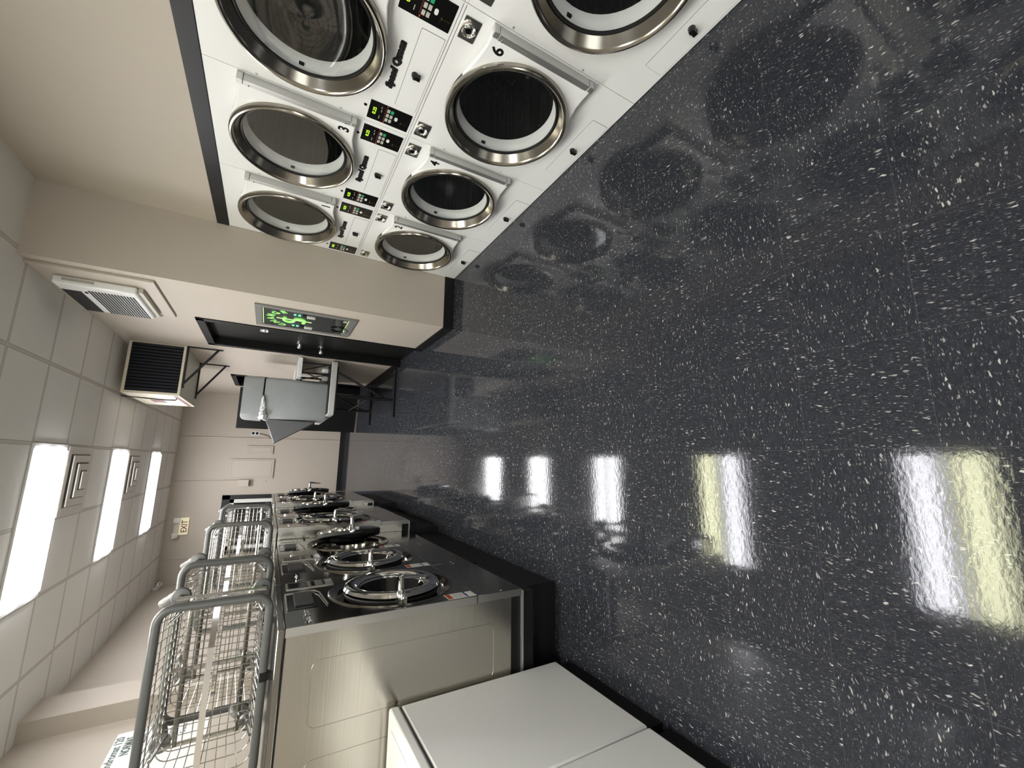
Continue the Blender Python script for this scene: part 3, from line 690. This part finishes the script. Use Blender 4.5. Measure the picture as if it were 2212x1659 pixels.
# ================================================================== wall fixtures
# change machine
t = thing('change_machine', (XO, 4.213, 1.272), 'grey framed wall change machine with glowing green dollar sign', 'change machine')
fr = MB(); fr.box((-.014, -.308, -.414), (0, -.252, .415)).box((-.014, .252, -.414), (0, .308, .415)).box((-.014, -.252, .362), (0, .252, .415)).box((-.014, -.252, -.414), (0, .252, -.352)); fr.build('frame', 'greyframe', t, bevel=.002)
MB().box((-.006, -.252, -.352), (.02, .252, .362)).build('face_panel', 'blackgloss', t)
MB().box((-.008, -.240, .350), (-.006, .240, .356)).box((-.008, -.240, -.346), (-.006, .240, -.341)).build('edge_light', 'greenpale', t)
tx = MB(); R_ = .185
for i, ch in enumerate('CHANGE'):
    a = radians(65-26*i); c_ = Vector((-.0065, R_*sin(a), .120+R_*cos(a)*.80))
    ev = Vector((0, sin(a), cos(a)))
    eu = Vector((0, -cos(a), sin(a)))
    tx.text(ch, c_, eu, ev, .088, .003, .02)
tx.build('lettering', 'greenglow', t)
ds = MB()
S = []
for i in range(33):
    q = i/32
    if q < .5: a = radians(40+230*q*2); S.append((-.064*cos(a), .044+.044*sin(a)))
    else: a = radians(90-230*(q-.5)*2); S.append((-.064*cos(a), -.044+.044*sin(a)))
ds.tube([(-.010, p[0], p[1]+.103) for p in S], .0125, 8)
ds.build('dollar_sign', 'greenglow', t)
MB().box((-.0085, -.009, -.043), (-.006, .009, .249)).build('dollar_bar', 'greenpale', t)
for s_ in (-1, 1):
    y = s_*.170
    MB().box((-.020, y-.030, -.062), (-.006, y+.030, .008)).build('bill_acceptor', 'key', t, bevel=.004)
    MB().box((-.012, y-.032, .015), (-.006, y+.032, .045)).build('bill_slot', 'ink', t)
    MB().box((-.010, y-.022, .058), (-.006, y+.022, .080)).box((-.010, y-.022, .095), (-.006, y+.022, .115)).build('guide_light', 'greenlamp', t)
MB().lathe([(.0, -.02), (.055, -.02), (.065, 0), (.075, .012), (.085, .012), (.085, 0)], (-.004, .09, -.30), (-1,0,0), Z3, 32).build('coin_cup', 'blackgloss', t)
MB().box((-.0075, -.21, -.335), (-.006, -.16, -.30)).build('notice', 'labelgrey', t)

# air conditioner on a beige panel
t = thing('air_conditioner', (XO, 4.275, 2.655), 'white wall air conditioner near the ceiling with louvred grille', 'air conditioner')
MB().box((-.080, -.325, -.215), (-.0205, .325, .24)).build('casing', 'white', t, bevel=.014, seg=3)
MB().box((-.083, -.19, .12), (-.075, .31, .225)).build('air_outlet', 'ink', t)
gl = MB()
for i in range(15): gl.box((-.0835, -.235, -.185+.0178*i), (-.072, .31, -.176+.0178*i))
gl.build('grille', 'ink', t)
MB().box((-.0840, -.20, .085), (-.074, -.17, .10)).build('emblem', 'ink', t)
MB().box((-.055, -.3262, .02), (-.035, -.3245, .19)).build('label_strip', 'labelgrey', t)
MB().box((-.055, -.30, -.245), (-.0205, .30, -.215)).build('base_pan', 'creamunder', t)
MB().tube([(-.03, .33, -.20), (-.035, .35, -.235), (-.030, .36, -.25), (-.027, .36, -.235)], .006, 8).build('power_cord', 'labelgrey', t)
t = MB().box((XO-.020, 3.79, 2.315), (XO-.0005, 4.67, ZC-.002)).build('mounting_board', 'painted', None, bevel=.003)
tag(t, 'beige framed board on the wall behind the white air conditioner', 'wall panel')

# unit heater on steel brackets
t = thing('unit_heater', (.995, 6.47, 2.655), 'cream box heater hung under the ceiling with black louvred front', 'heater')
hw, hd, hh = .295, .57, .255
hc = MB().box((-hw, -hd, -hh), (hw, hd, hh)); hc.build('casing', 'cream', t, bevel=.006)
MB().box((-hw+.028, -hd-.002, -hh+.026), (hw-.022, -hd+.01, hh-.03)).build('louver_panel', 'louver', t)
lv = MB()
for i in range(15):
    x = -hw+.04+.0355*i
    lv.prism([(0, 0), (.022, -.018), (.025, -.016), (.004, .003)], (x, -hd-.002, -hh+.03), X3, Y3, (0, 0, 2*hh-.065))
lv.build('louver_blade', 'louver', t)
MB().box((-hw+.02, -hd+.02, -hh-.004), (hw-.02, hd-.02, -hh)).build('underside', 'creamunder', t)
MB().box((-hw-.002, -hd+.05, -hh+.025), (-hw, hd-.05, -hh+.065)).build('stripe', 'maroon', t)
MB().box((-hw-.002, -.03, -.02), (-hw, .23, .11)).build('plate', 'maroon', t)
MB().box((-hw-.002, -.03, -.13), (-hw, .22, -.05)).box((-hw-.002, -.36, -.18), (-hw, -.22, .0)).build('plate_white', 'paper', t)
MB().box((-hw-.003, -.30, -.16), (-hw-.001, -.27, -.03)).box((-hw-.003, .02, -.11), (-hw-.001, .18, -.10)).box((-hw-.003, .02, -.08), (-hw-.001, .14, -.07)).build('printed_lines', 'labelgrey', t)
MB().tube([(-hw-.004, -.30, -.19), (-hw-.012, -.22, -.17), (-hw-.012, -.18, -.08), (-hw-.008, -.20, .10), (-hw-.004, -.24, .26), (-hw, -.24, .322)], .007, 8).build('power_cord', 'blackmetal', t)
for y in (-.555, .43):
    b = MB().box((-.20, y-.014, -hh-.022), (.293, y+.014, -hh-.005)).box((.281, y-.014, -.60), (.294, y+.014, -hh-.004))
    b.tube([(-.145, y, -hh-.016), (.285, y, -.555)], .012, flat=(.022, .022))
    b.build('bracket', 'blackmetal', t)

# EXIT sign with two emergency heads
t = thing('exit_sign', (-1.235, YF, 2.72), 'cream EXIT sign with two lamp heads high on the far wall', 'sign')
MB().box((-.150, -.055, -.095), (.150, 0, .040)).build('sign_face', 'exitface', t, bevel=.004)
MB().box((-.150, -.050, .043), (.150, 0, .125)).build('battery_box', 'cream', t, bevel=.006)
MB().text('EXIT', (0, -.0551, -.075), X3, Z3, .125, .002, .015, fit=.215).build('lettering', 'exitred', t)
for x, tilt in ((-.135, -.9), (.105, .5)):
    h = MB(); d = Vector((sin(tilt)*.55, -.8, -.35)).normalized(); q = d.cross(Z3).normalized(); u = q.cross(d); c_ = Vector((x, -.09, .095))
    h.cyl((x, -.045, .085), c_, .011, 10)
    h.prism([(-.045, -.045), (.045, -.045), (.045, .045), (-.045, .045)], c_, q, u, d*.06)
    ho = h.build('lamp_head', 'keywhite', t, bevel=.006)
    MB().lathe([(0, .063), (.025, .063), (.037, .061)], c_, d, u, 20).build('lamp_lens', 'keywhite', ho)

# rules sign on the left wall
t = thing('rules_sign', (XL, 4.505, 1.99), 'large white wall sign with green lettering, headed Laundromat 120', 'sign')
MB().box((0, -.55, -.31), (.008, .45, .31)).build('board', 'signboard', t)
SL = (Y3, Z3)
MB().text('Laundromat 120', (.0085, .385, .252), *SL, .072, .001, .022, ax='RIGHT', fit=.50).text('NORMAS', (.0085, .355, .180), *SL, .076, .001, .035, ax='RIGHT', fit=.25).build('heading', 'signgreen', t)
for i, s_ in enumerate(('Lave su ropa con cuidado', 'No deje su ropa sola', 'No sobrecargue', 'Gracias')): MB().text(s_, (.0085, .36, .10-.085*i), *SL, .048, .001, .012, ax='RIGHT').build('lettering_line', 'signgreen', t)

# far wall: conduits, boxes, plates
def conduit(x, z0, label):
    tag(MB().tube([(x, YF-.010, z0), (x, YF-.010, ZC-.002)], .009, 8).build('conduit', 'painted'), label, 'conduit', 'painted conduits on the far wall')
conduit(.425, .102, 'beige conduit running floor to ceiling on the far wall beside the open door')
conduit(-.415, 1.932, 'beige conduit dropping from the ceiling to the small projecting box')
conduit(-1.81, 1.60, 'beige conduit on the far wall left of the EXIT sign, behind the carts')
def panel(name, x0, x1, z0, z1, d, label, cat, parts=True):
    t = thing(name, ((x0+x1)/2, YF, (z0+z1)/2), label, cat); w_, h_ = (x1-x0)/2, (z1-z0)/2
    MB().box((-w_, -d, -h_), (w_, 0, h_)).build('case', 'painted', t, bevel=.003)
    if parts:
        MB().box((-w_+.0275, -d-.001, -h_+.0375), (w_-.0275, -d+.001, h_-.0375)).build('seam', 'groove', t)
        MB().box((-w_+.03, -d-.006, -h_+.04), (w_-.03, -d+.001, h_-.04)).build('cover', 'painted', t, bevel=.002)
        MB().lathe([(0, .004), (.010, .003), (.014, 0)], (w_*.3, -d-.006, h_*.05), (0,-1,0), Z3, 16).build('latch', 'hinge', t)
panel('electrical_panel', -.385, .005, 1.342, 2.11, .03, 'large beige electrical panel on the far wall', 'electrical panel')
panel('electrical_panel', .103, .27, 1.385, 1.85, .03, 'small narrow beige electrical panel beside the larger one', 'electrical panel')
panel('junction_box', -.532, -.405, 1.75, 1.932, .11, 'beige box projecting from the far wall at the end of a conduit', 'box', False)
t = thing('wall_plate', (-.44, YF, 1.455), 'small beige plate below the projecting box on the far wall', 'plate')
MB().box((-.036, -.006, -.052), (.036, 0, .052)).build('plate', 'painted', t, bevel=.002); MB().lathe([(0, .003), (.006, .002), (.007, 0)], (0, -.006, .0), (0,-1,0), Z3, 12).build('plug', 'ink', t)
t = thing('outlet', (.526, YF, 1.742), 'small metal double outlet by the open black door', 'outlet')
MB().box((-.042, -.006, -.075), (.042, 0, .075)).build('plate', 'hinge', t, bevel=.002)
o_ = MB()
for z in (-.034, .034):
    o_.lathe([(0, .003), (.022, .003), (.026, 0)], (0, -.006, z), (0,-1,0), Z3, 16)
o_.build('socket', 'ink', t)
# black cord running from the outlet towards the bin
tag(MB().tube([(.52, YF-.012, 1.66), (.50, YF-.02, 1.58), (.47, YF-.03, 1.50), (.42, YF-.05, 1.44)], .006, 8).build('power_cord', 'blackmetal'), 'short black cord hanging below the metal outlet', 'cord')
# security camera
t = thing('security_camera', (-2.18, 9.72, 2.90), 'small white security camera up in the far left corner', 'camera')
MB().box((-.058, -.03, .0), (-.02, .03, .06)).build('mount', 'whiteplastic', t)
MB().tube([(-.03, .01, .01), (.045, -.05, -.03)], .036, 16).build('housing', 'whiteplastic', t)
MB().lathe([(0, .004), (.011, .004), (.016, 0)], (.046, -.051, -.031), Vector((.075, -.06, -.04)), Z3, 16).build('lens', 'blackgloss', t)

# ================================================================== folding table, shelf, bin
t = thing('folding_table', (.935, 6.60, 0), 'white edged table on black T legs holding the grey bin', 'table')
tp = MB().prism(rrect(-.372, .340, -.90, .90, .05, 4), (0, 0, .788), X3, Y3, (0, 0, .072)).build('tabletop', 'tablegrey', t, bevel=.008)
MB().prism(rrect(-.352, .322, -.88, .88, .04, 4), (0, 0, .8602), X3, Y3, (0, 0, .003)).build('top_sheet', 'black', t)
for y, n in ((-.82, 0), (.78, 1)):
    lg = MB().tube([(-.345, y, .022), (.325, y, .022)], .02, 10).tube([(-.11, y, .03), (-.11, y, .78)], .022, 12).tube([(-.11, y, .12), (.20, y, .76)], .014, 10)
    lg.box((-.30, y-.02, .765), (.28, y+.02, .781)); lg.build('leg', 'blackmetal', t)
MB().tube([(-.11, -.82, .36), (-.11, .78, .36)], .014, 10).build('stretcher', 'blackmetal', t)
t = thing('riser_shelf', (1.14, 6.35, .8635), 'white shelf raised on black posts above the table, by the wall', 'shelf')
MB().box((-.108, -.60, .335), (.140, .60, .385)).build('board', 'whiteplastic', t, bevel=.006)
for x in (-.045, .085):
    for y in (-.56, .56): MB().tube([(x, y, 0), (x, y, .336)], .012, 8).build('post', 'blackmetal', t)
for x in (-.045, .085): MB().tube([(x, -.56, .02), (x, .0, .33)], .007, 6).tube([(x, .56, .02), (x, .0, .33)], .007, 6).build('brace', 'blackmetal', t)
for x, y, h_, lab in ((1.205, 6.08, .075, 'white jar on the table under the shelf, nearer the wall'), (1.09, 6.10, .07, 'white jar on the table next to the grey bin')):
    j = thing('jar', (x, y, .8635), lab, 'jar', 'white jars on the table')
    MB().lathe([(0, 0), (.034, 0), (.038, .006), (.038, h_-.022), (.030, h_-.014), (0, h_-.014)], (0, 0, 0), Z3, X3, 24).build('body', 'whiteplastic', j)
    MB().lathe([(.033, h_-.016), (.033, h_), (0, h_)], (0, 0, 0), Z3, X3, 24).build('lid', 'keywhite', j)
bx, by = .760, 6.17
t = thing('grey_bin', (bx, by, .8635), 'tall grey lidded plastic bin on the table, clear bag sticking out', 'bin')
def shell(z0, z1, k0, k1, n=6):
    mb = MB(); a, d_ = .262, .235
    secs = []
    for z, k in ((z0, k0), (z0+.02, (k0*.85+k1*.15)+.012), (z1-.03, k1), (z1, k1-.04)):
        secs.append([(p[0], p[1], z) for p in rrect(-a*k, a*k, -d_*k, d_*k, .05, n)])
    L = len(secs[0]); v = [p for s_ in secs for p in s_]; f = [tuple(range(L))[::-1], tuple(range(3*L, 4*L))]
    for r in range(3):
        for i in range(L): f.append((r*L+i, r*L+(i+1) % L, (r+1)*L+(i+1) % L, (r+1)*L+i))
    return mb.add(v, f, 0, True)
shell(.0, .715, .95, 1.0).build('body', 'greyplastic', t)
MB().prism(rrect(-.248, .248, -.222, .222, .05, 5), (0, 0, .712), X3, Y3, (0, 0, .022)).build('rim', 'ink', t)
shell(.733, .945, 1.01, .99).build('lid', 'greyplastic', t)
# clear bag bunched out of the seam at the left front
random.seed(3); bg_ = MB(); nb = 18; rows = 7; v = []
for i in range(nb+1):
    q = i/nb; x = .02-.30*q; y = -.235-.012*sin(q*9) if q < .85 else -.235+.35*(q-.85)
    amp = .006+.042*q**.8
    for r in range(rows):
        s_ = r/(rows-1); th = pi*(s_-.5)
        v.append((x+random.uniform(-.008, .008), y-(.010+.045*q)*cos(th)*(1+.5*random.random()), .722+amp*sin(th)*(1+.35*random.uniform(-1, 1))-.02*q))
f = [(i*rows+r, (i+1)*rows+r, (i+1)*rows+r+1, i*rows+r+1) for i in range(nb) for r in range(rows-1)]
bg_.add(v, f, 0, False).build('liner_bag', 'bag', t)
# dark brushed chute on the left side
ch = MB().prism([(0, .675), (-.30, .555), (-.012, .10)], (-.262, -.15, 0), X3, Z3, (0, .30, 0))
ch.build('side_chute', 'steeldark', t, bevel=.006);
